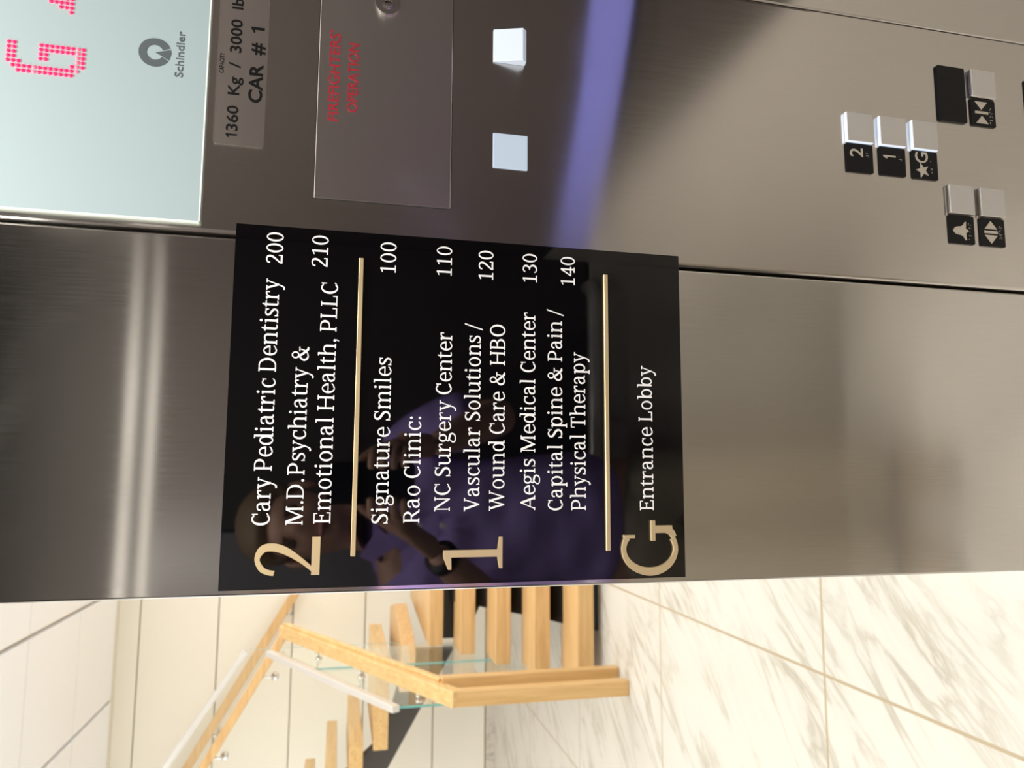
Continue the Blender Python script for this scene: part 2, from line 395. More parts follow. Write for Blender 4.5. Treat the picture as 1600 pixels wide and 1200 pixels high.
glyph('N', 780, gR(120, 0, 168, C), foot(120, w=48), gR(40, C - SF, 210, C), [(120, C), (230, C), (660, 60), (660, 0), (610, 0)], gR(612, 0, 660, C), head(612, C, SO, SO, 48))
glyph('V', 700, [(60, C), (165, C), (375, 130), (375, 0), (320, 0)], [(325, 0), (375, 0), (610, C), (556, C), (352, 120)], head(70, C, 70, 66, 96), head(570, C, 70, 70, 32))
glyph('W', 1040, [(60, C), (160, C), (330, 130), (330, 0), (280, 0)], [(285, 0), (335, 0), (540, C), (486, C), (312, 120)], [(430, C), (535, C), (720, 130), (720, 0), (665, 0)], [(670, 0), (720, 0), (945, C), (893, C), (700, 120)], head(70, C, 66, 66, 90), head(460, C, 50, 50, 60), head(905, C, 66, 66, 32))
glyph('B', 665, gR(100, 0, 100 + ST, C), gR(38, 0, 350, SF), gR(38, C - SF, 330, C), gR(150, 350, 350, 396), gArc(325, 541, 225, 173, 98, SF, -90, 90), gArc(345, 197, 255, 198, 104, SF, -90, 90))
glyph('O', 745, gArc(372, 357, 312, 370, 106, 50))
glyph('A', 715, [(40, 0), (92, 0), (365, 640), (372, C), (340, C)], [(330, C), (410, C), (675, 0), (568, 0), (335, 600)], gR(160, 222, 520, 268), foot(55, 0, 60, 62, 26), foot(575, 0, 60, 62, 90))
glyph('T', 650, gR(280, 0, 280 + ST, C), foot(280, 0, 80, 80), gR(50, C - SF, 602, C), gR(50, 540, 92, C), gR(560, 540, 602, C))
glyph('&', 800, gArc(330, 560, 165, 165, 66, 46), gS([(235, 460, 86), (330, 330, 92), (480, 160, 98), (600, 40, 100), (720, 22, 46)]), gS([(400, 440, 40), (250, 380, 50), (135, 280, 78), (105, 170, 96), (170, 60, 80), (300, 25, 52), (450, 70, 46), (560, 190, 44), (600, 330, 44), (610, 400, 44)]), gR(500, 370, 730, 412))
# lower case
def bowl(cx, rx=225, t=92): return gArc(cx, X / 2, rx, X / 2 + 12, t, 44)
def arch(x0, x1, xh=X): # arch from stem x0 to the stem whose left edge is x1
    return gS([(x0 + ST - 14, xh - 130, 30), (x0 + ST + 70, xh - 40, 48), (x1 - 50, xh - 28, 62), (x1 + 36, xh - 95, 88), (x1 + ST / 2, xh - 200, ST), (x1 + ST / 2, xh - 260, ST)])
glyph('a', 570, gS([(100, 380, 70), (115, 470, 60), (220, 515, 50), (330, 490, 72), (382, 390, 90), (384, 250, 90), (386, 100, 90), (420, 40, 64), (520, 34, 34)]), gS([(380, 325, 34), (260, 305, 50), (140, 250, 78), (100, 150, 90), (140, 50, 70), (240, 22, 50), (330, 60, 46), (385, 140, 38)]))
glyph('r', 470, gR(95, 0, 95 + ST, X), foot(95, 0, SO, 84), flag(95, X), gS([(165, 330, 34), (215, 450, 46), (300, 515, 56), (400, 510, 66)]), gR(375, 385, 425, 540))
glyph('y', 550, gD(55, X, 250, 20, ST), gS([(470, X, 44), (330, 160, 46), (240, -80, 50), (160, -195, 66), (50, -205, 66)]), gR(5, X - SF, 235, X), gR(375, X - SF, 555, X))
glyph('e', 535, gArc(285, X / 2, 235, X / 2 + 12, 92, 46, 0, 305), gR(110, 262, 518, 304), gS([(410, 40, 46), (470, 80, 38), (505, 125, 28)]))
glyph('d', 620, gArc(270, X / 2, 225, X / 2 + 12, 92, 46), gR(435, 0, 435 + ST, 770), gR(365, 770 - SF, 527, 770), gR(435, 0, 600, SF))
glyph('i', 325, gR(115, 0, 115 + ST, X), foot(115), flag(115, X), dot(158, 690, 58))
glyph('c', 500, gArc(280, X / 2, 232, X / 2 + 12, 94, 46, 52, 305), gR(410, 370, 452, 536), gS([(395, 40, 46), (430, 70, 38), (460, 110, 28)]))
glyph('t', 365, gR(105, 90, 105 + ST, X + 40), gS([(151, 130, 92), (160, 60, 80), (215, 28, 50), (340, 40, 36)]), [(105, X), (197, X), (197, 660), (160, 660)], gR(25, X - SF, 330, X))
glyph('n', 650, gR(95, 0, 95 + ST, X), foot(95), flag(95, X), arch(95, 462), gR(462, 0, 462 + ST, X - 220), foot(462))
glyph('s', 455, gS([(375, 420, 34), (340, 490, 42), (230, 518, 48), (125, 480, 66), (105, 400, 80), (160, 330, 84), (270, 270, 86), (360, 200, 84), (375, 120, 76), (320, 45, 58), (220, 20, 44), (110, 50, 40), (75, 110, 34)]), gR(366, 385, 402, 536), gR(50, 0, 88, 150))
glyph('h', 650, gR(95, 0, 95 + ST, 770), foot(95), gR(33, 770 - SF, 187, 770), arch(95, 462), gR(462, 0, 462 + ST, X - 220), foot(462))
glyph('m', 960, gR(95, 0, 95 + ST, X), foot(95), flag(95, X), arch(95, 430), gR(430, 0, 430 + ST, X - 220), foot(430), arch(430, 768), gR(768, 0, 768 + ST, X - 220), foot(768))
glyph('o', 580, gArc(290, X / 2, 240, X / 2 + 12, 92, 44))
glyph('l', 325, gR(115, 0, 115 + ST, 770), foot(115), gR(45, 770 - SF, 207, 770))
glyph('g', 545, gArc(250, 365, 195, 185, 84, 42), gS([(160, 210, 40), (110, 150, 56), (140, 85, 76), (290, 60, 84), (430, 20, 84), (475, -80, 72), (400, -190, 52), (240, -222, 44), (90, -190, 52), (60, -100, 62), (110, -20, 50), (180, 40, 38)]), gR(380, X - 52, 540, X))
glyph('u', 650, gR(90, 180, 90 + ST, X), gR(20, X - SF, 182, X), gR(380, X - SF, 552, X), gR(460, 0, 460 + ST, X), gR(460, 0, 620, SF), gS([(136, 240, ST), (138, 130, 90), (190, 45, 66), (290, 26, 52), (390, 70, 44), (470, 150, 30)]))
glyph('p', 620, gR(95, -240, 95 + ST, X), foot(95, -240), flag(95, X), gArc(345, X / 2, 225, X / 2 + 12, 92, 46))
glyph('b', 620, gR(95, 0, 95 + ST, 770), gR(28, 770 - SF, 187, 770), gArc(345, X / 2, 225, X / 2 + 12, 92, 46))
# figures
glyph('0', 560, gArc(280, 357, 228, 370, 88, 48))
glyph('1', 560, gR(245, 0, 245 + ST, C), gR(110, 0, 470, SF), [(115, 590), (115, 632), (337, C), (337, 610), (245, 632)])
glyph('2', 560, gS([(100, 545, 70), (125, 640, 60), (265, 690, 54), (400, 640, 82), (428, 520, 94), (370, 390, 84), (220, 220, 66), (95, 85, 62)]), gR(70, 0, 500, 78), gR(455, 0, 500, 170))
glyph('3', 560, gS([(95, 600, 56), (150, 670, 52), (270, 690, 52), (395, 630, 82), (405, 500, 88), (320, 400, 56), (210, 375, 44)]), gS([(230, 378, 44), (370, 345, 66), (440, 220, 96), (395, 80, 78), (250, 24, 54), (120, 50, 50), (75, 130, 50)]))
glyph('4', 560, gR(340, 0, 340 + 86, C), gR(225, 0, 500, SF), gR(40, 180, 530, 228), [(40, 228), (100, 228), (380, 640), (380, C), (345, C)])
GOLD = {
 '1': (560, [gR(222, 0, 322, C), [(60, 0), (60, 34), (222, 58), (322, 58), (500, 34), (500, 0)], [(55, 618), (55, 655), (222, C), (222, 622)]]),
 '2': (560, gS([(36, 500, 64), (52, 570, 66), (100, 640, 66), (225, 688, 56), (350, 630, 92), (372, 510, 104), (318, 370, 92), (190, 200, 60), (55, 60, 46)], 8) + [gR(5, 0, 505, 92)]),
 'G': (760, gArc(370, 357, 365, 370, 112, 52, 58, 298, 44) + [gR(520, 560, 566, 700)] + gS([(530, 34, 60), (590, 66, 84), (636, 130, 104)]) + [gR(588, 60, 690, 330), gR(480, 288, 760, 336)]),
}
def text_polys(text, table=G):
    out = []; x = 0
    for ch in text:
        adv, polys = table[ch]
        for p in polys: out.append([(x + a, b) for a, b in p])
        x += adv
    xs = [a for p in out for a, b in p]
    return out, min(xs), max(xs)
def serif(bm, text, x0, x1, zb, cap, y0, y1, mi=0):
    polys, a, b = text_polys(text)
    k = (x1 - x0) / (b - a); kz = cap / 714.0
    for i, p in enumerate(polys): prism(bm, [(x0 + (q[0] - a) * k, zb + q[1] * kz) for q in p], y0 - 4e-7 * (i % 60), y1, mi)

def sans(bm, text, x0, x1, zb, h, y0, y1, mi=0, bold=0.0, spacing=1.0):
    """plain lettering with Blender's built-in face, fitted to a width and a capital height"""
    cu = bpy.data.curves.new('lettering', 'FONT'); cu.body = text; cu.offset = bold; cu.space_character = spacing
    cu.fill_mode = 'FRONT'; cu.resolution_u = 3
    o = bpy.data.objects.new('lettering', cu); COL.objects.link(o)
    dg = bpy.context.evaluated_depsgraph_get(); me = bpy.data.meshes.new_from_object(o.evaluated_get(dg))
    bpy.data.objects.remove(o); bpy.data.curves.remove(cu)
    cu2 = bpy.data.curves.new('lettering', 'FONT'); cu2.body = 'H'; cu2.offset = bold; o2 = bpy.data.objects.new('lettering', cu2); COL.objects.link(o2)
    dg = bpy.context.evaluated_depsgraph_get(); mh = bpy.data.meshes.new_from_object(o2.evaluated_get(dg)); H = max(v.co.y for v in mh.vertices)
    bpy.data.objects.remove(o2); bpy.data.curves.remove(cu2); bpy.data.meshes.remove(mh)
    a = min(v.co.x for v in me.vertices); b = max(v.co.x for v in me.vertices)
    k = (x1 - x0) / (b - a); kz = h / H
    n0 = len(bm.faces); vm = [bm.verts.new((x0 + (v.co.x - a) * k, y1, zb + v.co.y * kz)) for v in me.vertices]
    fs = []
    for p in me.polygons:
        try:
            f = bm.faces.new([vm[i] for i in p.vertices]); f.material_index = mi; fs.append(f)
        except ValueError: pass
    r = bmesh.ops.extrude_face_region(bm, geom=fs)
    for g in r['geom']:
        if isinstance(g, bmesh.types.BMVert): g.co.y = y0
        elif isinstance(g, bmesh.types.BMFace): g.material_index = mi
    for f in bm.faces:
        if f.index == -1: f.material_index = mi
    bpy.data.meshes.remove(me)

def sans_one(bm, x0, x1, zb, h, w, y0, y1, mi=0):
    prism(bm, [(x1 - w, zb), (x1, zb), (x1, zb + h), (x1 - w * 0.75, zb + h), (x0, zb + h * 0.80), (x0, zb + h * 0.68), (x1 - w, zb + h * 0.74)], y0, y1, mi)

# ================================================================== THE CAR (setting)
FX0, FX1, SX1 = -0.1014, 0.1945, 0.4885
bm = BM(); box(bm, FX0, FX1, 0, 0.035, 0.0, 2.35, 0, 0.0022, 3)
struct(link('wall_front', bm, M['steel']))['label'] = 'brushed steel front panel between the doorway and the operating panel'
bm = BM(); box(bm, SX1, 0.62, 0, 0.035, 0.0, 2.35, 0, 0.0022, 3)
struct(link('wall_front_right', bm, M['steel']))['label'] = 'brushed steel strip right of the operating panel'
bm = BM(); box(bm, FX1 - 0.03, SX1 + 0.03, 0.036, 0.045, 0, 2.35); struct(link('trim_1', bm, M['steel_dark']))
bm = BM(); box(bm, -1.40, -1.175, 0, 0.035, 0, 2.35, 0, 0.002); struct(link('wall_front_left', bm, M['steel']))
bm = BM(); box(bm, -1.175, FX0, 0, 0.035, 2.13, 2.35, 0, 0.002); struct(link('wall_front_transom', bm, M['steel']))
bm = BM(); box(bm, -1.42, 0.64, -1.37, 0.2, -0.05, 0.0); struct(link('floor_car', bm, M['car_floor']))
bm = BM(); box(bm, -1.42, 0.64, -1.37, 0.0, 2.35, 2.40); struct(link('ceiling_car', bm, M['car_ceiling']))
# rear wall: dark laminate panels, two strips added high up to mirror bright bands, lighter lower panels
bm = BM()
box(bm, -1.42, 0.64, -1.37, -1.352, 0, 2.35, 0)
for a, b in ((-1.40, -0.86), (-0.85, -0.31), (-0.30, -0.155), (-0.147, 0.60)):
    box(bm, a, b, -1.352, -1.34, 0.84, 1.955, 3 if abs(a + 0.30) < 0.01 else 0, 0.002)
    box(bm, a, b, -1.352, -1.34, 2.045, 2.34, 4, 0.002)
    box(bm, a, b, -1.352, -1.34, 0.004, 0.83, 5, 0.002)
box(bm, -1.40, 0.60, -1.352, -1.338, 1.962, 1.985, 1); box(bm, -1.40, 0.60, -1.352, -1.338, 2.010, 2.036, 1)
struct(link('wall_rear', bm, [M['laminate'], M['reveal'], M['car_light_wall'], M['laminate_grey'], M['laminate_black'], M['satin_steel']]))
bm = BM(); box(bm, -1.42, -1.40, -1.37, 0.0, 0, 2.35); struct(link('wall_left', bm, M['laminate']))
bm = BM(); box(bm, 0.60, 0.62, -1.37, 0.0, 0.97, 2.35, 0); box(bm, 0.588, 0.60, -1.34, -0.02, 1.962, 1.985, 2); box(bm, 0.588, 0.60, -1.34, -0.02, 2.010, 2.036, 2); box(bm, 0.60, 0.62, -1.37, 0.0, 0, 0.97, 1)  # the two high strips are added here too, for the mirrored bands
struct(link('wall_right', bm, [M['laminate'], M['car_light_wall'], M['reveal']]))
for i, (cx, cy) in enumerate(CAR_LAMPS):
    t = thing('ceiling_light', (cx, cy, 2.35), 'small round downlight in the %s of the car ceiling, %s' % (('front row', 'rear row')[i // 3], ('left of the three', 'middle of the three', 'right of the three')[i % 3]), 'ceiling light', 'downlights in the car ceiling')
    bm = BM(); 
    for k in range(24):
        a, b = 2 * PI * k / 24, 2 * PI * (k + 1) / 24
        q = [(cx + r * math.cos(w), cy + r * math.sin(w)) for r, w in ((0.062, a), (0.062, b), (0.045, b), (0.045, a))]
        prism_z(bm, q, 2.342, 2.35)
    link('trim_ring', bm, M['chrome'], t)
    bm = BM(); prism_z(bm, [(cx + 0.044 * math.cos(2 * PI * k / 24), cy + 0.044 * math.sin(2 * PI * k / 24)) for k in range(24)], 2.345, 2.35)
    link('lens', bm, M['lamp'], t)
# handrails of the car
t = thing('handrail', (-0.4, -1.30, 0.84), 'round steel handrail along the rear wall of the car', 'handrail')
bm = BM(); tube(bm, [(-1.25, -1.34, 0.84), (-1.25, -1.295, 0.84), (-1.2, -1.28, 0.84), (0.47, -1.28, 0.84), (0.52, -1.295, 0.84), (0.52, -1.34, 0.84)], 0.019, 14)
link('rail', bm, M['silver'], t, smooth=True)
for x in (-0.95, -0.4, 0.15):
    bm = BM(); tube(bm, [(x, -1.34, 0.80), (x, -1.29, 0.80), (x, -1.28, 0.83)], 0.008, 8); link('bracket', bm, M['silver'], t, smooth=True)

# ================================================================== DIRECTORY SIGN
bm = BM(); box(bm, -0.0957, 0.2058, -0.006, 0.0, 1.2038, 1.606, 0, 0.0006, 2)
sign = tag(link('directory_sign', bm, M['black_gloss']), 'glossy black directory sign with white serif lettering and gold numerals on the steel wall', 'sign')
TXT = [("Cary Pediatric Dentistry",-0.0448,0.1597,1.5692,0.0138),("200",0.1732,0.1999,1.5675,0.0132),
("M.D.~Psychiatry &",-0.0446,0.1029,1.5433,0.0135),("210",0.1729,0.2000,1.5304,0.0133),
("Emotional Health, PLLC",-0.0438,0.1594,1.5213,0.0135),("Signature Smiles",-0.0444,0.0963,1.4744,0.0135),("100",0.1716,0.1984,1.4725,0.0133),
("Rao Clinic:",-0.0441,0.0460,1.4480,0.0135),("NC Surgery Center",-0.0347,0.1206,1.4221,0.0133),("110",0.1722,0.1983,1.4233,0.0132),
("Vascular Solutions /",-0.0349,0.1299,1.3964,0.0134),("120",0.1708,0.1972,1.3856,0.0132),("Wound Care & HBO",-0.0345,0.1301,1.3743,0.0134),
("Aegis Medical Center",-0.0342,0.1424,1.3464,0.0132),("130",0.1710,0.1972,1.3448,0.0132),("Capital Spine & Pain /",-0.0347,0.1467,1.3212,0.0133),
("140",0.1706,0.1970,1.3087,0.0132),("Physical Therapy",-0.0346,0.1079,1.2994,0.0136),("Entrance Lobby",-0.0351,0.0978,1.2342,0.0134)]
for tx, x0, x1, zb, cap in TXT:
    bm = BM(); serif(bm, tx, x0, x1, zb, cap, -0.0064, -0.006)
    link('room_number' if tx.isdigit() else 'tenant_name', bm, M['vinyl'], sign, uv=False)
def gold(ch, x0, x1, z0, z1):
    polys = GOLD[ch][1]
    xs = [a for p in polys for a, b in p]; ys = [b for p in polys for a, b in p]
    bm = BM()
    for i, p in enumerate(polys): prism(bm, [(x0 + (a - min(xs)) / (max(xs) - min(xs)) * (x1 - x0), z0 + (b - min(ys)) / (max(ys) - min(ys)) * (z1 - z0)) for a, b in p], -0.0092 - 4e-6 * i, -0.006)
    return link('floor_numeral', bm, M['gold'], sign, uv=False)
gold('2', -0.0846, -0.0541, 1.5286, 1.5793); gold('1', -0.0834, -0.0565, 1.3762, 1.4272); gold('G', -0.0931, -0.0443, 1.2125, 1.2664)
for z0, z1 in ((1.5003, 1.5041), (1.2771, 1.2810)):
    bm = BM(); box(bm, -0.0706, 0.1822, -0.0086, -0.006, z0, z1, 0, 0.0003, 1); link('divider_bar', bm, M['gold'], sign)

# ================================================================== CAR OPERATING PANEL
bm = BM(); box(bm, 0.1968, 0.4862, -0.003, 0.03, 0.25, 2.15, 0, 0.0032, 3)
cop = tag(link('operating_panel', bm, M['steel_panel']), 'tall brushed steel elevator operating panel with push buttons, right of the black directory sign', 'control panel')
Y = -0.003
# floor position display
bm = BM(); box(bm, 0.2045, 0.4785, Y - 0.004, Y, 1.6356, 1.90, 0)
box(bm, 0.2033, 0.2045, Y - 0.004, Y, 1.6345, 1.90, 1); box(bm, 0.2033, 0.4785, Y - 0.004, Y, 1.6345, 1.6356, 1)
disp = link('floor_display', bm, [M['display'], M['display_edge']], cop, 'white glass floor display showing a red dotted G')
P = 0.00388
PAT = ["..XXXXX", ".XXXXXX", "XXX....", "XX.....", "XX.....", "oo.....", "XX.XXXX", "XX.XXXX", "XX...XX", "XX...XX", "XX...XX", "XX...XX", "XXX..XX", ".oooooo", "..XXXXX"]
bm = BM()
for r, row in enumerate(PAT):
    for c, ch in enumerate(row):
        if ch in 'Xo': dome(bm, 0.3186 + c * P, Y - 0.004, 1.785 - r * P, 0.00165, 0.0011, 0 if ch == 'X' else 1)
link('led_digit', bm, [M['led'], M['led_dim']], disp, uv=False)
bm = BM()
for c, hgt in enumerate((1, 3, 5, 7, 9, 7, 5, 3, 1)):
    for r in range(hgt): dome(bm, 0.3731 + c * P, Y - 0.004, 1.7418 + r * P, 0.00165, 0.0011, 0 if r < 5 else 1)
link('led_arrow', bm, [M['led'], M['led_dim']], disp, uv=False)
bm = BM()      # round mark: ring with a wedge cut by two fine lines
cx, cz, R0, R1 = 0.3475, 1.6768, 0.0126, 0.0066
def sector(a0, a1, ri, ro, n=24):
    for i in range(n):
        a, b = math.radians(a0 + (a1 - a0) * i / n), math.radians(a0 + (a1 - a0) * (i + 1) / n)
        q = [(cx + ro * math.sin(a), cz + ro * math.cos(a)), (cx + ro * math.sin(b), cz + ro * math.cos(b)), (cx + ri * math.sin(b), cz + ri * math.cos(b)), (cx + ri * math.sin(a), cz + ri * math.cos(a))]
        prism(bm, q, Y - 0.0043, Y - 0.004)
sector(-148, 157, R1, R0)
prism(bm, [(cx, cz - 0.0005), (cx + R0 * math.sin(math.radians(163)), cz + R0 * math.cos(math.radians(163))), (cx + 0.0002, cz - R0), (cx + R0 * math.sin(math.radians(-153)), cz + R0 * math.cos(math.radians(-153)))], Y - 0.0043, Y - 0.004)
sans(bm, "Schindler", 0.3280, 0.3690, 1.6543, 0.0062, Y - 0.0043, Y - 0.004, 0, 0.004)
link('maker_mark', bm, M['grey_ink'], disp, uv=False)
# capacity plate
bm = BM(); prism(bm, rrect(0.2743, 0.4210, 1.5872, 1.6282, 0.003), Y - 0.0012, Y)
cap = link('capacity_plate', bm, M['steel_plate'], cop, 'steel capacity plate with black engraved lettering')
bm = BM()
y0, y1 = Y - 0.0015, Y - 0.0012
sans(bm, "CAPACITY", 0.3378, 0.3562, 1.6224, 0.0036, y0, y1)
sans_one(bm, 0.2809, 0.2843, 1.6091, 0.0092, 0.0015, y0, y1); sans(bm, "360  Kg  /  3000  lbs", 0.2870, 0.4140, 1.6091, 0.0092, y0, y1, 0, 0.014)
sans(bm, "CAR  #", 0.3140, 0.3690, 1.5906, 0.0110, y0, y1, 0, 0.024); sans_one(bm, 0.3782, 0.3834, 1.5906, 0.0110, 0.0024, y0, y1)
link('lettering', bm, M['ink'], cap, uv=False)
bm = BM()
o, i_ = rrect(0.2735, 0.4218, 1.5864, 1.6290, 0.0036), rrect(0.2743, 0.4210, 1.5872, 1.6282, 0.003)
for k in range(len(o)):
    prism(bm, [o[k], o[(k + 1) % len(o)], i_[(k + 1) % len(i_)], i_[k]], Y - 0.0007, Y)
link('bevel_edge', bm, M['chrome'], cap, uv=False)
# firefighters' access door
bm = BM(); box(bm, 0.2343, 0.4610, Y - 0.0013, Y, 1.4250, 1.5440, 0, 0.0005, 1)
ffd = link('access_door', bm, M['steel_plate'], cop, 'flush steel access door with red lettering')
bm = BM(); y0, y1 = Y - 0.0016, Y - 0.0013
sans(bm, "FIREFIGHTERS'", 0.3055, 0.3900, 1.5259, 0.0090, y0, y1, 0, 0.010); sans(bm, "OPERATION", 0.3152, 0.3803, 1.5095, 0.0090, y0, y1, 0, 0.010)
link('lettering', bm, M['red_ink'], ffd, uv=False)
bm = BM()      # dark reveal round the door
for a in ((0.2337, 0.2343, 1.4244, 1.5446), (0.4610, 0.4616, 1.4244, 1.5446)): box(bm, a[0], a[1], Y - 0.0003, Y, a[2], a[3])
box(bm, 0.2337, 0.4616, Y - 0.0003, Y, 1.5440, 1.5447); box(bm, 0.2337, 0.4616, Y - 0.0003, Y, 1.4243, 1.4250)
link('door_gap', bm, M['steel_dark'], ffd, uv=False)
bm = BM(); kx, kz = 0.4225, 1.4850
def ring_y(bm, cx, cz, ro, ri, ya, yb, n=32, mi=0):
    for i in range(n):
        a, b = 2 * PI * i / n, 2 * PI * (i + 1) / n
        prism(bm, [(cx + ro * math.cos(a), cz + ro * math.sin(a)), (cx + ro * math.cos(b), cz + ro * math.sin(b)), (cx + ri * math.cos(b), cz + ri * math.sin(b)), (cx + ri * math.cos(a), cz + ri * math.sin(a))], ya, yb, mi)
ring_y(bm, kx, kz, 0.0112, 0.0052, Y - 0.004, Y - 0.0013); ring_y(bm, kx, kz, 0.0050, 0.0034, Y - 0.0065, Y - 0.0013)
prism(bm, disc_pts(kx, kz, 0.0034), Y - 0.0045, Y - 0.0013, 0); prism(bm, gR(kx - 0.0006, kz - 0.0028, kx + 0.0006, kz + 0.0028), Y - 0.0046, Y - 0.0045, 1)
bmesh.ops.remove_doubles(bm, verts=bm.verts, dist=1e-6)
link('key_lock', bm, [M['chrome'], M['steel_dark']], ffd, 'round polished key lock', uv=False)
# lit square lamp and white rocker
bm = BM(); box(bm, 0.2772, 0.3110, Y - 0.0012, Y, 1.3532, 1.3862, 0, 0.0008, 2)
link('indicator_lamp', bm, M['lamp_white'], cop, 'flush square lit white lamp')
bm = BM()
prism_x(bm, [(Y, 1.3865), (Y - 0.0015, 1.3865), (Y - 0.0105, 1.3600), (Y - 0.0065, 1.3560), (Y, 1.3560)], 0.3805, 0.4125)
bmesh.ops.bevel(bm, geom=list(bm.edges), offset=0.0006, segments=2, affect='EDGES', profile=0.5)
link('rocker_switch', bm, M['lit_white'], cop, 'white rocker switch sticking out of the panel')

# ---- push buttons with tactile plates
def braille(bm, cells, x, z, y):
    pp = 0.00135
    for k, cell in enumerate(cells):
        for d in cell:
            c, r = (d - 1) // 3, (d - 1) % 3
            dome(bm, x + k * 0.0040 + c * pp, y, z - r * pp, 0.00042, 0.00035, 1, 6, 2)
def star(cx, cz, ro, ri):
    return [(cx + (ro if k % 2 == 0 else ri) * math.sin(PI * k / 5), cz + (ro if k % 2 == 0 else ri) * math.cos(PI * k / 5)) for k in range(10)]
def button(cx0, cz0, lit, symbol, label):
    """cap right, plate left; cx0, cz0 is the lower left corner of the cap"""
    w = 0.0322
    bm = BM()
    box(bm, cx0, cx0 + w, Y - 0.0044, Y, cz0, cz0 + w, 0, 0.0012, 2)
    b = link('push_button', bm, M['lit_edge'] if lit else M['chrome'], cop, label)
    bm = BM(); box(bm, cx0 + 0.0007, cx0 + w - 0.0003, Y - 0.0048, Y - 0.0038, cz0 + 0.0002, cz0 + w - 0.0007, 0, 0.0003, 1)
    link('button_cap', bm, M['steel_cap'], b)
    px0 = cx0 - 0.0320; yb = Y - 0.0016
    bm = BM(); prism(bm, rrect(px0, cx0 - 0.0006, cz0, cz0 + w, 0.0020), yb, Y)
    yf = yb - 0.0007; mx = px0 + 0.0157; mz = cz0 + 0.0185
    if symbol == '2':
        sans(bm, "2", mx + 0.0010, mx + 0.0105, cz0 + 0.0125, 0.0152, yf, yb, 1); braille(bm, [(3, 4, 5, 6), (1, 2)], mx + 0.0020, cz0 + 0.0080, yb)
    elif symbol == '1':
        sans_one(bm, mx + 0.0030, mx + 0.0062, cz0 + 0.0125, 0.0150, 0.0016, yf, yb, 1); braille(bm, [(3, 4, 5, 6), (1,)], mx + 0.0020, cz0 + 0.0080, yb)
    elif symbol == 'G':
        sans(bm, "G", mx + 0.0020, mx + 0.0140, cz0 + 0.0125, 0.0152, yf, yb, 1)
        prism(bm, star(mx - 0.0062, mz + 0.0010, 0.0086, 0.0036), yf, yb, 1); braille(bm, [(2, 4, 5), (1, 2, 4, 5), (), (4,)], mx - 0.0085, cz0 + 0.0085, yb)
    elif symbol == 'bell':
        p = [(0, .0092), (.0016, .0080), (.0036, .0062), (.0044, .0030), (.0048, -.0008), (.0066, -.0040), (.0100, -.0062), (.0100, -.0076), (.0022, -.0070), (.0012, -.0098), (-.0012, -.0098), (-.0022, -.0070), (-.0100, -.0076), (-.0100, -.0062), (-.0066, -.0040), (-.0048, -.0008), (-.0044, .0030), (-.0036, .0062), (-.0016, .0080)]
        prism(bm, [(mx - 0.0012 + a, mz + c) for a, c in p], yf, yb, 1); braille(bm, [(1,), (1, 2, 3), (2, 4), (1, 2, 3, 5), (1, 3, 4)], mx - 0.0100, cz0 + 0.0072, yb)
    elif symbol == 'open':
        prism(bm, [(mx - 0.0034, mz - 0.0080), (mx - 0.0034, mz + 0.0080), (mx - 0.0125, mz)], yf, yb, 1); prism(bm, [(mx + 0.0034, mz - 0.0080), (mx + 0.0125, mz), (mx + 0.0034, mz + 0.0080)], yf, yb, 1)
        prism(bm, gR(mx - 0.0015, mz - 0.0085, mx + 0.0015, mz + 0.0085), yf, yb, 1); braille(bm, [(1, 3, 5), (1, 2, 3, 4), (1, 5), (1, 3, 4, 5)], mx - 0.0060, cz0 + 0.0072, yb)
    elif symbol == 'close':
        prism(bm, [(mx - 0.0036, mz), (mx - 0.0125, mz + 0.0080), (mx - 0.0125, mz - 0.0080)], yf, yb, 1); prism(bm, [(mx + 0.0036, mz), (mx + 0.0125, mz - 0.0080), (mx + 0.0125, mz + 0.0080)], yf, yb, 1)
        prism(bm, gR(mx - 0.0014, mz - 0.0085, mx + 0.0014, mz + 0.0085), yf, yb, 1); braille(bm, [(1, 4), (1, 2, 3), (1, 3, 5), (2, 3, 4), (1, 5)], mx - 0.0115, cz0 + 0.0072, yb)
    bmesh.ops.remove_doubles(bm, verts=bm.verts, dist=1e-7)
    link('tactile_plate', bm, [M['black_plate'], M['symbol']], b, 'black tactile plate with raised pale symbol', uv=False)
button(0.3426, 0.9790, True, '2', 'lit steel floor button whose black plate reads 2')
button(0.3428, 0.9390, True, '1', 'lit steel floor button whose black plate reads 1')
button(0.3428, 0.8988, True, 'G', 'lit steel floor button whose black plate shows a star and G')
button(0.2750, 0.8570, False, 'bell', 'unlit steel alarm button whose black plate shows a bell')
button(0.2750, 0.8172, False, 'open', 'unlit steel button whose black plate shows arrows pointing apart')
button(0.4112, 0.8180, False, 'close', 'unlit steel button whose black plate shows arrows pointing together')
def blank_plate(x0, x1, z0, z1, rows, label):
    bm = BM(); prism(bm, rrect(x0, x1, z0, z1, 0.0022), Y - 0.0024, Y)
    rng = random.Random(3)
    for zz, n in rows:
        for k in range(n):
            cell = [d for d in range(1, 7) if rng.random() < 0.45]
            pp = 0.0022
            for d in cell: dome(bm, x0 + 0.008 + k * 0.0064 + ((d - 1) // 3) * pp, Y - 0.0024, zz - ((d - 1) % 3) * pp, 0.00045, 0.0004, 0, 6, 2)
    return link('braille_plate', bm, M['black_plate'], cop, label, uv=False)
blank_plate(0.3798, 0.4434, 0.8566, 0.8926, [(0.8845, 8), (0.8730, 7)], 'wide plain black plate with braille above the closing button')
blank_plate(0.3790, 0.4420, 0.7380, 0.7736, [(0.765, 7)], 'wide plain black plate at the foot of the panel')

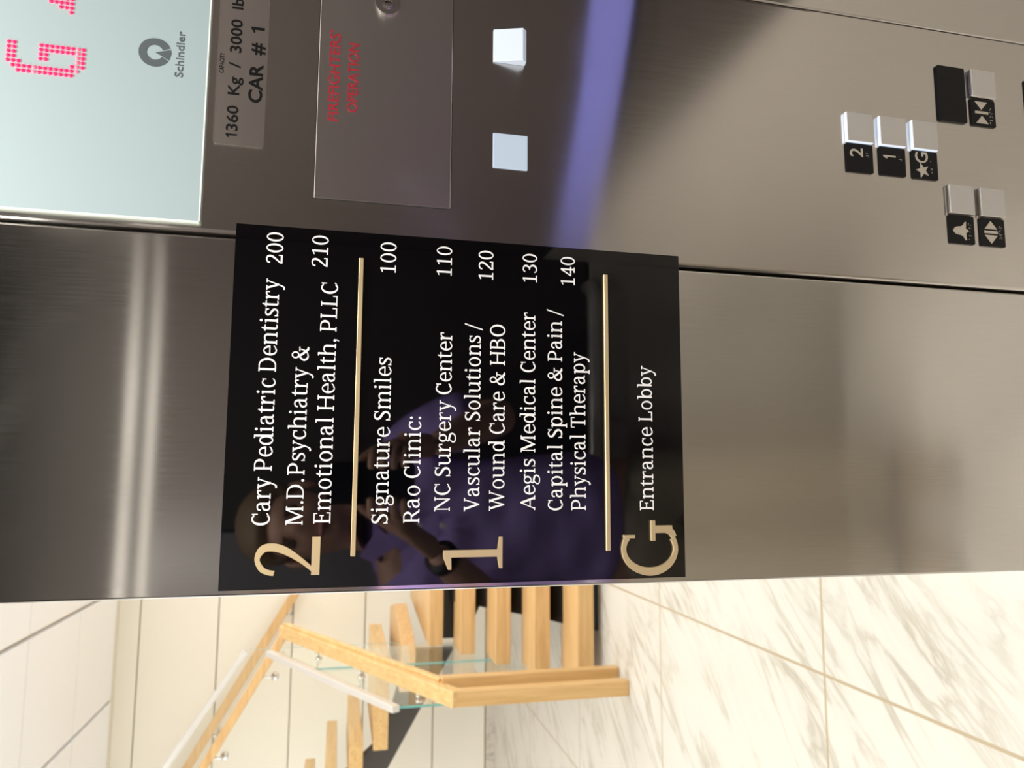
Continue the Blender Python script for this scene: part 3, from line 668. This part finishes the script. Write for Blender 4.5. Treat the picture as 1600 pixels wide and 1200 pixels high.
# ================================================================== LOBBY (setting)
bm = BM(); box(bm, -7, 4, 0.2, 7.0, -0.05, 0.0); struct(link('floor_lobby', bm, M['marble']))
bm = BM()
box(bm, -7, 4, 6.62, 6.70, 0, 3.6, 1)
zj = [0.09, 0.592, 1.241, 1.891, 2.532, 3.182, 3.36]
for a, b in zip(zj[:-1], zj[1:]): box(bm, -7, 4, 6.60, 6.62, a + 0.006, b - 0.006, 0)
struct(link('wall_back', bm, [M['cream'], M['joint']]))
bm = BM(); box(bm, -7, 4, 6.585, 6.6, 0.0, 0.085); struct(link('baseboard_back', bm, M['marble_base']))
bm = BM()
box(bm, -7, 4, 0.2, 6.6, 3.375, 3.42, 1)
xl = [-1.027 + 0.908 * k for k in range(-7, 7)]; yl = [4.572 + 0.942 * k for k in range(-5, 2)] + [6.44]
for a, b in zip(xl[:-1], xl[1:]):
    for c, d in zip(yl[:-1], yl[1:]): box(bm, a + 0.016, b - 0.016, c + 0.004, d - 0.004, 3.335, 3.375, 0)
box(bm, -7, 4, 6.448, 6.6, 3.352, 3.375, 1)
struct(link('ceiling_lobby', bm, [M['tile_white'], M['tile_gap']]))
bm = BM(); box(bm, -7, -1.2, 0.12, 0.2, 0, 3.42); box(bm, FX0 + 0.03, 4, 0.12, 0.2, 0, 3.42); box(bm, -1.2, FX0 + 0.03, 0.12, 0.2, 2.13, 3.42)
struct(link('wall_lobby_front', bm, M['plaster']))

# ================================================================== STAIRCASE
st = thing('staircase', (-0.7, 3.55, 0), 'open staircase of thick oak treads on black steel, seen through the doorway', 'staircase')
GX = -1.24
def tread_box(x0, x1, y0, y1, zt, th=0.098):
    bm = BM(); box(bm, x0, x1, y0, y1, zt - th, zt, 0, 0.004, 2); return link('tread', bm, M['oak'], st)
RX = 0.15
for k in range(4): tread_box(GX + 0.008, RX, 3.55 + 0.30 * k, 3.55 + 0.30 * k + 0.33, 0.150 + 0.178 * k)
# fifth tread has a slanting back edge, the winder above turns to the left
bm = BM(); prism_z(bm, [(GX + 0.008, 4.75), (RX, 4.75), (RX, 6.2), (-1.13, 6.2), (GX + 0.008, 4.97)], 0.764, 0.862, 0, 0.004); link('tread', bm, M['oak'], st)
bm = BM(); prism_z(bm, [(-1.10, 5.72), (-1.21, 5.05), (-1.30, 4.85), (-1.62, 5.05), (-1.60, 6.2), (-1.20, 6.2)], 0.942, 1.040, 0, 0.004); link('tread', bm, M['oak'], st)
for x0, x1, zt, th in ((-2.02, -1.36, 1.217, 0.105), (-2.29, -1.955, 1.388, 0.100), (-2.49, -2.16, 1.556, 0.086), (-2.79, -2.46, 1.727, 0.084)):
    bm = BM(); box(bm, x0, x1, 5.06 if zt < 1.5 else 5.12, 6.25, zt - th, zt, 0, 0.004, 2); link('tread', bm, M['oak_y'], st)
# stringers
bm = BM(); prism_x(bm, [(3.62, 0.0), (3.62, 0.052), (4.0, 0.22), (4.75, 0.70), (5.2, 0.76), (5.2, 0.55), (4.2, 0.0)], -0.93, -0.66)
prism(bm, [(-1.20, 0.76), (-1.20, 0.62), (-1.05, 0.52), (-0.80, 0.40), (-0.66, 0.40), (-0.66, 0.76)], 4.82, 5.0)
link('stringer', bm, M['stringer_black'], st, 'black steel stringer under the lower treads')
bm = BM(); prism(bm, [(-1.42, 0.58), (-2.9, 1.43), (-2.9, 1.75), (-2.3, 1.40), (-2.06, 1.12), (-1.42, 0.94)], 5.45, 5.53)
link('stringer', bm, M['stringer'], st, 'grey steel stringer under the upper treads')

# ---- glass guard with oak handrail on the near side
gd = thing('stair_railing', (-1.2, 3.2, 0), 'glass stair railing with oak handrail and pale metal top cap beside the treads', 'railing')
def pane(pts, x, t=0.012):
    """vertical glass sheet in the plane x = const; pts are (y, z)"""
    bm = BM(); prism_x(bm, pts, x - t / 2, x + t / 2, 0)
    bm.normal_update()
    for f in bm.faces:
        if f.normal.y < -0.5: f.material_index = 1
    return link('glass_panel', bm, [M['glass'], M['glass_edge']], gd, uv=False)
def cz_(y): return 1.19 + (y - 3.42) * 0.549
pane([(3.445, 0.02), (3.445, cz_(3.445) - 0.02), (4.295, cz_(4.295) - 0.02), (4.295, 0.40)], GX)
pane([(4.31, 0.42), (4.31, cz_(4.31) - 0.02), (4.83, cz_(4.83) - 0.02), (4.83, 0.62)], GX)
bm = BM(); prism(bm, [(-1.255, 1.05), (-1.255, 2.095), (-3.2, 3.38), (-3.2, 2.2), (-2.0, 1.45)], 5.0, 5.012)
bm.normal_update()
for f in bm.faces:
    if f.normal.x > 0.9: f.material_index = 1
link('glass_panel', bm, [M['glass'], M['glass_edge']], gd, uv=False)
bm = BM(); beam(bm, (GX, 3.42, cz_(3.42)), (GX, 4.80, cz_(4.80)), 0.036, 0.046, bevel=0.003); link('cap_rail', bm, M['silver'], gd, 'pale metal cap on the glass edge')
bm = BM(); beam(bm, (-1.262, 5.006, 2.115), (-3.2, 5.006, 3.40), 0.034, 0.040, bevel=0.003); link('cap_rail', bm, M['silver'], gd, 'pale metal cap on the glass edge')
# oak handrail: twin boards; each comes down to the floor as a post
A0 = (-1.128, 3.185); zT = 0.925
bm = BM(); beam(bm, (-1.130, 3.150, 0.905), (-1.130, 4.98, 1.868), 0.080, 0.070, bevel=0.006); link('rail_board', bm, M['oak_y'], gd)
bm = BM(); beam(bm, (-1.085, 3.33, 0.965), (-1.085, 4.95, 1.855), 0.028, 0.040, bevel=0.005); link('rail_board', bm, M['oak_y'], gd)
bm = BM(); box(bm, -1.170, -1.092, 3.145, 3.215, 0.0, 0.915, 0, 0.006); link('post', bm, M['oak_z'], gd)
bm = BM(); box(bm, -1.122, -1.060, 3.29, 3.35, 0.0, 0.97, 0, 0.006); link('post', bm, M['oak_z'], gd)
bm = BM(); beam(bm, (-1.105, 4.945, 1.832), (-3.2, 4.945, 3.050), 0.050, 0.056, bevel=0.006); link('rail_board', bm, M['oak'], gd)
for y in (3.5, 4.05, 4.55):     # pins between rail and glass
    z = 0.905 + (y - 3.15) * 0.526
    bm = BM(); tube(bm, [(-1.16, y, z - 0.01), (GX + 0.006, y, z - 0.03)], 0.009, 8); tube(bm, [(GX + 0.006, y, z - 0.03), (GX + 0.014, y, z - 0.03)], 0.022, 12); link('rail_pin', bm, M['chrome'], gd, smooth=True)
for x, z in ((-1.44, 1.915), (-1.95, 2.225), (-2.5, 2.545)):
    bm = BM(); tube(bm, [(x, 5.0, z), (x, 4.985, z)], 0.026, 16); tube(bm, [(x, 4.985, z), (x + 0.0, 4.955, z + 0.0), (x + 0.01, 4.945, z + 0.09)], 0.007, 8)
    link('rail_pin', bm, M['chrome'], gd, smooth=True)
# far handrail along the wall
hr = thing('wall_handrail', (-1.1, 6.5, 1.9), 'sloping oak handrail fixed to the cream lobby wall behind the glass', 'handrail')
bm = BM(); beam(bm, (-1.04, 6.49, 1.835), (-3.4, 6.49, 3.215), 0.05, 0.074, bevel=0.006); link('rail', bm, M['oak'], hr)
for x in (-1.3, -2.3, -3.2):
    z = 1.835 + (-1.04 - x) * 0.585
    bm = BM(); tube(bm, [(x, 6.5, z - 0.03), (x, 6.5, z - 0.08), (x, 6.6, z - 0.09)], 0.008, 8); link('bracket', bm, M['chrome'], hr, smooth=True)

# ================================================================== THE PERSON TAKING THE PICTURE (seen mirrored in the sign)
def skin_mesh(name, chains, material, parent, label=None, levels=2, root=0):
    """chains: lists of (x, y, z, rx, ry); a chain may start with an index into earlier vertices"""
    verts, edges, rad = [], [], []
    for ch in chains:
        prev = None
        for it in ch:
            if isinstance(it, int): prev = it; continue
            verts.append(it[:3]); rad.append((it[3], it[4] if len(it) > 4 else it[3])); k = len(verts) - 1
            if prev is not None: edges.append((prev, k))
            prev = k
    me = bpy.data.meshes.new(name); me.from_pydata(verts, edges, []); o = bpy.data.objects.new(name, me); COL.objects.link(o)
    md = o.modifiers.new('skin', 'SKIN'); md.use_smooth_shade = True; md.branch_smoothing = 0.6
    for i, sv in enumerate(me.skin_vertices[0].data):
        sv.radius = rad[i]; sv.use_root = (i == root)
    ms = o.modifiers.new('sub', 'SUBSURF'); ms.levels = levels; ms.render_levels = levels
    dg = bpy.context.evaluated_depsgraph_get(); dg.update()
    m2 = bpy.data.meshes.new_from_object(o.evaluated_get(dg))
    bpy.data.objects.remove(o); bpy.data.meshes.remove(me)
    m2.name = name; m2.materials.clear(); m2.materials.append(material)
    for p in m2.polygons: p.use_smooth = True; p.material_index = 0
    o = bpy.data.objects.new(name, m2); COL.objects.link(o)
    if parent: o.parent = parent; o.matrix_parent_inverse = Matrix.Translation(-parent.matrix_basis.translation)
    if label: o['label'] = label
    return o
pt = thing('person', (-0.11, -1.06, 0.0), 'person in a lilac collared shirt holding up a phone, mirrored in the black sign', 'person')
CXP = -0.115
body = [
    [(CXP, -1.07, 0.92, 0.15, 0.11), (CXP, -1.08, 1.08, 0.14, 0.10), (CXP, -1.075, 1.25, 0.155, 0.11), (CXP, -1.07, 1.37, 0.14, 0.095), (CXP, -1.06, 1.44, 0.065, 0.06), (CXP, -1.035, 1.50, 0.056, 0.058), (CXP, -1.02, 1.545, 0.070, 0.080), (CXP, -1.02, 1.61, 0.076, 0.092), (CXP, -1.03, 1.665, 0.066, 0.080)],
    [3, (CXP - 0.165, -1.06, 1.39, 0.060), (CXP - 0.20, -1.02, 1.28, 0.052), (CXP - 0.205, -0.96, 1.165, 0.043), (CXP - 0.12, -0.87, 1.245, 0.041), (CXP - 0.035, -0.775, 1.335, 0.028, 0.024)],
    [3, (CXP + 0.165, -1.06, 1.39, 0.060), (CXP + 0.215, -1.01, 1.28, 0.052), (CXP + 0.235, -0.94, 1.165, 0.043), (CXP + 0.205, -0.85, 1.25, 0.041), (CXP + 0.160, -0.765, 1.345, 0.028, 0.024)],
    [0, (CXP - 0.09, -1.07, 0.84, 0.085), (CXP - 0.10, -1.06, 0.50, 0.058), (CXP - 0.11, -1.09, 0.12, 0.04), (CXP - 0.115, -1.07, 0.05, 0.035)],
    [0, (CXP + 0.09, -1.07, 0.84, 0.085), (CXP + 0.10, -1.06, 0.50, 0.058), (CXP + 0.11, -1.09, 0.12, 0.04), (CXP + 0.115, -1.07, 0.05, 0.035)],
]
b = skin_mesh('body', body, M['skin'], pt, levels=3)
# face: brow, eye sockets, nose, cheeks and chin pushed out of the head
FACE = [((CXP, -0.925, 1.578), 0.017, (0, 0.030, -0.004)), ((CXP, -0.935, 1.600), 0.013, (0, 0.016, 0)), ((CXP, -0.94, 1.635), 0.035, (0, 0.008, 0)),
        ((CXP - 0.033, -0.94, 1.603), 0.015, (0, -0.012, 0)), ((CXP + 0.033, -0.94, 1.603), 0.015, (0, -0.012, 0)),
        ((CXP, -0.95, 1.515), 0.022, (0, 0.018, -0.006)), ((CXP, -0.945, 1.545), 0.014, (0, 0.007, 0)), ((CXP - 0.035, -0.95, 1.57), 0.022, (0, 0.006, 0)), ((CXP + 0.035, -0.95, 1.57), 0.022, (0, 0.006, 0)),
        ((CXP - 0.078, -1.03, 1.59), 0.016, (-0.012, 0, 0)), ((CXP + 0.078, -1.03, 1.59), 0.016, (0.012, 0, 0))]
for v in b.data.vertices:
    for c, s, d in FACE:
        q = (v.co - Vector(c)).length
        if q < 4 * s and v.co.z > 1.47: v.co += Vector(d) * math.exp(-(q / s) ** 2)
def ball(bm, c, r, seg=16):
    rr = bmesh.ops.create_uvsphere(bm, u_segments=seg, v_segments=seg // 2, radius=1.0)
    for v in rr['verts']: v.co = Vector((c[0] + v.co.x * r[0], c[1] + v.co.y * r[1], c[2] + v.co.z * r[2]))
for s in (-1, 1):
    bm = BM(); ball(bm, (CXP + s * 0.033, -0.957, 1.603), (0.012, 0.010, 0.008)); link('eye', bm, M['eye'], pt, smooth=True, uv=False)
    bm = BM(); ball(bm, (CXP + s * 0.034, -0.945, 1.622), (0.020, 0.008, 0.0035)); link('eyebrow', bm, M['hair'], pt, smooth=True, uv=False)
    bm = BM(); ball(bm, (CXP + s * 0.083, -1.035, 1.59), (0.010, 0.020, 0.032)); link('ear', bm, M['skin'], pt, smooth=True, uv=False)
bm = BM(); ball(bm, (CXP, -0.936, 1.547), (0.024, 0.008, 0.006)); link('mouth', bm, M['lip'], pt, smooth=True, uv=False)
bm = BM(); ball(bm, (CXP, -1.045, 1.648), (0.088, 0.103, 0.078), 28)
for v in list(bm.verts):
    if v.co.y > -1.0 and v.co.z < 1.665: v.co.y = -1.0 + (v.co.y + 1.0) * 0.2
    if v.co.z < 1.60: v.co.x = CXP + (v.co.x - CXP) * 0.93
link('hair', bm, M['hair'], pt, 'short sandy hair', smooth=True, uv=False)
# polo shirt with short sleeves and collar
shirt = [
    [(CXP, -1.07, 0.84, 0.185, 0.135), (CXP, -1.075, 1.0, 0.175, 0.130), (CXP, -1.07, 1.2, 0.180, 0.130), (CXP, -1.065, 1.35, 0.165, 0.112), (CXP, -1.06, 1.425, 0.085, 0.075), (CXP, -1.055, 1.455, 0.068, 0.066)],
    [3, (CXP - 0.175, -1.06, 1.385, 0.076), (CXP - 0.207, -1.015, 1.275, 0.074), (CXP - 0.208, -0.985, 1.215, 0.074)],
    [3, (CXP + 0.175, -1.06, 1.385, 0.076), (CXP + 0.222, -1.005, 1.275, 0.074), (CXP + 0.232, -0.97, 1.215, 0.074)],
]
sh = skin_mesh('polo_shirt', shirt, M['shirt'], pt, 'lilac short sleeved collared shirt', levels=3)
for v in sh.data.vertices:                      # cloth folds
    v.co.y += 0.006 * math.sin(v.co.x * 31 + v.co.z * 44) + 0.004 * math.sin(v.co.z * 73 - v.co.x * 20)
bm = BM()
for s in (-1, 1):
    prism(bm, [(CXP + s * 0.004, 1.432), (CXP + s * 0.062, 1.470), (CXP + s * 0.075, 1.445), (CXP + s * 0.040, 1.392)], -0.955, -0.962)
link('collar', bm, M['shirt'], sh, uv=False)
for z in (1.40, 1.35, 1.30):
    bm = BM(); tube(bm, [(CXP, -0.945, z), (CXP, -0.930, z)], 0.006, 10); link('button', bm, M['vinyl'], sh, uv=False)
tr = skin_mesh('trousers', [[(CXP, -1.07, 0.93, 0.165, 0.12), (CXP, -1.07, 0.86, 0.16, 0.12)], [1, (CXP - 0.09, -1.07, 0.76, 0.105), (CXP - 0.10, -1.06, 0.48, 0.082), (CXP - 0.11, -1.085, 0.07, 0.072)], [1, (CXP + 0.09, -1.07, 0.76, 0.105), (CXP + 0.10, -1.06, 0.48, 0.082), (CXP + 0.11, -1.085, 0.07, 0.072)]], M['trousers'], pt, 'khaki trousers', levels=2)
for s in (-1, 1):
    bm = BM(); ball(bm, (CXP + s * 0.115, -1.03, 0.045), (0.048, 0.135, 0.045), 20); link('shoe', bm, M['shoe'], pt, smooth=True, uv=False)
# hands round the phone
PH0, PH1, PZ0, PZ1, PY0, PY1 = -0.058, 0.0145, 1.388, 1.535, -0.662, -0.654
def hand(wx, wy, wz, side, px):
    """side -1 holds the left long edge, +1 the right; px is the x of that edge"""
    ch = [[(wx, wy, wz, 0.026, 0.020), ((wx + px) / 2 + side * 0.018, (wy - 0.67) / 2, (wz + 1.43) / 2 - 0.012, 0.034, 0.016), (px + side * 0.022, -0.690, 1.425, 0.032, 0.014)]]
    for k, (dz, ln) in enumerate(((0.028, 1.0), (0.010, 1.05), (-0.009, 1.0), (-0.027, 0.85))):
        z = 1.428 + dz
        ch.append([2, (px + side * 0.020, -0.676, z, 0.0090), (px + side * 0.013, -0.652, z + 0.004, 0.0085), (px + side * 0.002, -0.6455, z + 0.006, 0.0080), (px - side * 0.014 * ln, -0.6450, z + 0.007, 0.0072)])
    ch.append([1, (px + side * 0.020, -0.690, 1.452, 0.0115), (px + side * 0.006, -0.679, 1.474, 0.0100), (px - side * 0.010, -0.672, 1.488, 0.0085)])
    return ch
skin_mesh('hand', hand(CXP - 0.035, -0.775, 1.335, -1, PH0), M['skin'], pt, levels=2)
skin_mesh('hand', hand(CXP + 0.160, -0.765, 1.345, 1, PH1), M['skin'], pt, levels=2)
bm = BM()
wp = Vector((CXP - 0.050, -0.790, 1.320)); wd = Vector((0.085, 0.095, 0.09)).normalized()
tube(bm, [wp - wd * 0.010, wp + wd * 0.010], 0.033, 20); link('wristwatch', bm, M['rubber'], pt, 'black wrist strap', smooth=True, uv=False)
# the phone itself, just behind the viewpoint
bm = BM(); prism(bm, rrect(PH0, PH1, PZ0, PZ1, 0.011), PY0, PY1)
ph = tag(link('smartphone', bm, M['phone'], uv=False), 'black phone held up in both hands by the person in lilac', 'phone')
bm = BM(); prism(bm, rrect(-0.0255, 0.0105, 1.4955, 1.5315, 0.008), PY1, PY1 + 0.0022); cb = link('camera_bump', bm, M['phone'], ph, uv=False)
for x, z in ((0.0015, 1.5225), (-0.0165, 1.5135), (0.0015, 1.5045)):
    bm = BM(); prism(bm, disc_pts(x, z, 0.0068), PY1 + 0.0022, PY1 + 0.0036); link('lens', bm, M['lens'], cb, uv=False)

# lilac strap added unseen on the right wall, only to mirror a soft band
sr = thing('strap', (0.59, -0.6, 1.0), 'added lilac strap on the right car wall, put there to mirror a soft band in the panel', 'strap')
bm = BM(); n = 16; pr = None
for i in range(n + 1):
    t = i / n; y = -0.06 - 1.06 * t; z = 1.235 - 0.265 * t - 0.02 * math.sin(PI * t); h = 0.026 + 0.016 * t
    ring = [bm.verts.new((x, y, zz)) for x, zz in ((0.588, z + h), (0.588, z - h), (0.596, z - h), (0.596, z + h))]
    if pr:
        for k in range(4): bm.faces.new((pr[k], pr[(k + 1) % 4], ring[(k + 1) % 4], ring[k]))
    else: bm.faces.new(ring)
    pr = ring
bm.faces.new(list(reversed(pr))); link('added_webbing', bm, M['strap'], sr, uv=False)
for y, z in ((-0.06, 1.235), (-1.12, 0.970)):
    bm = BM(); tube(bm, [(0.602, y, z), (0.584, y, z)], 0.012, 12); link('added_hook', bm, M['chrome'], sr, uv=False)
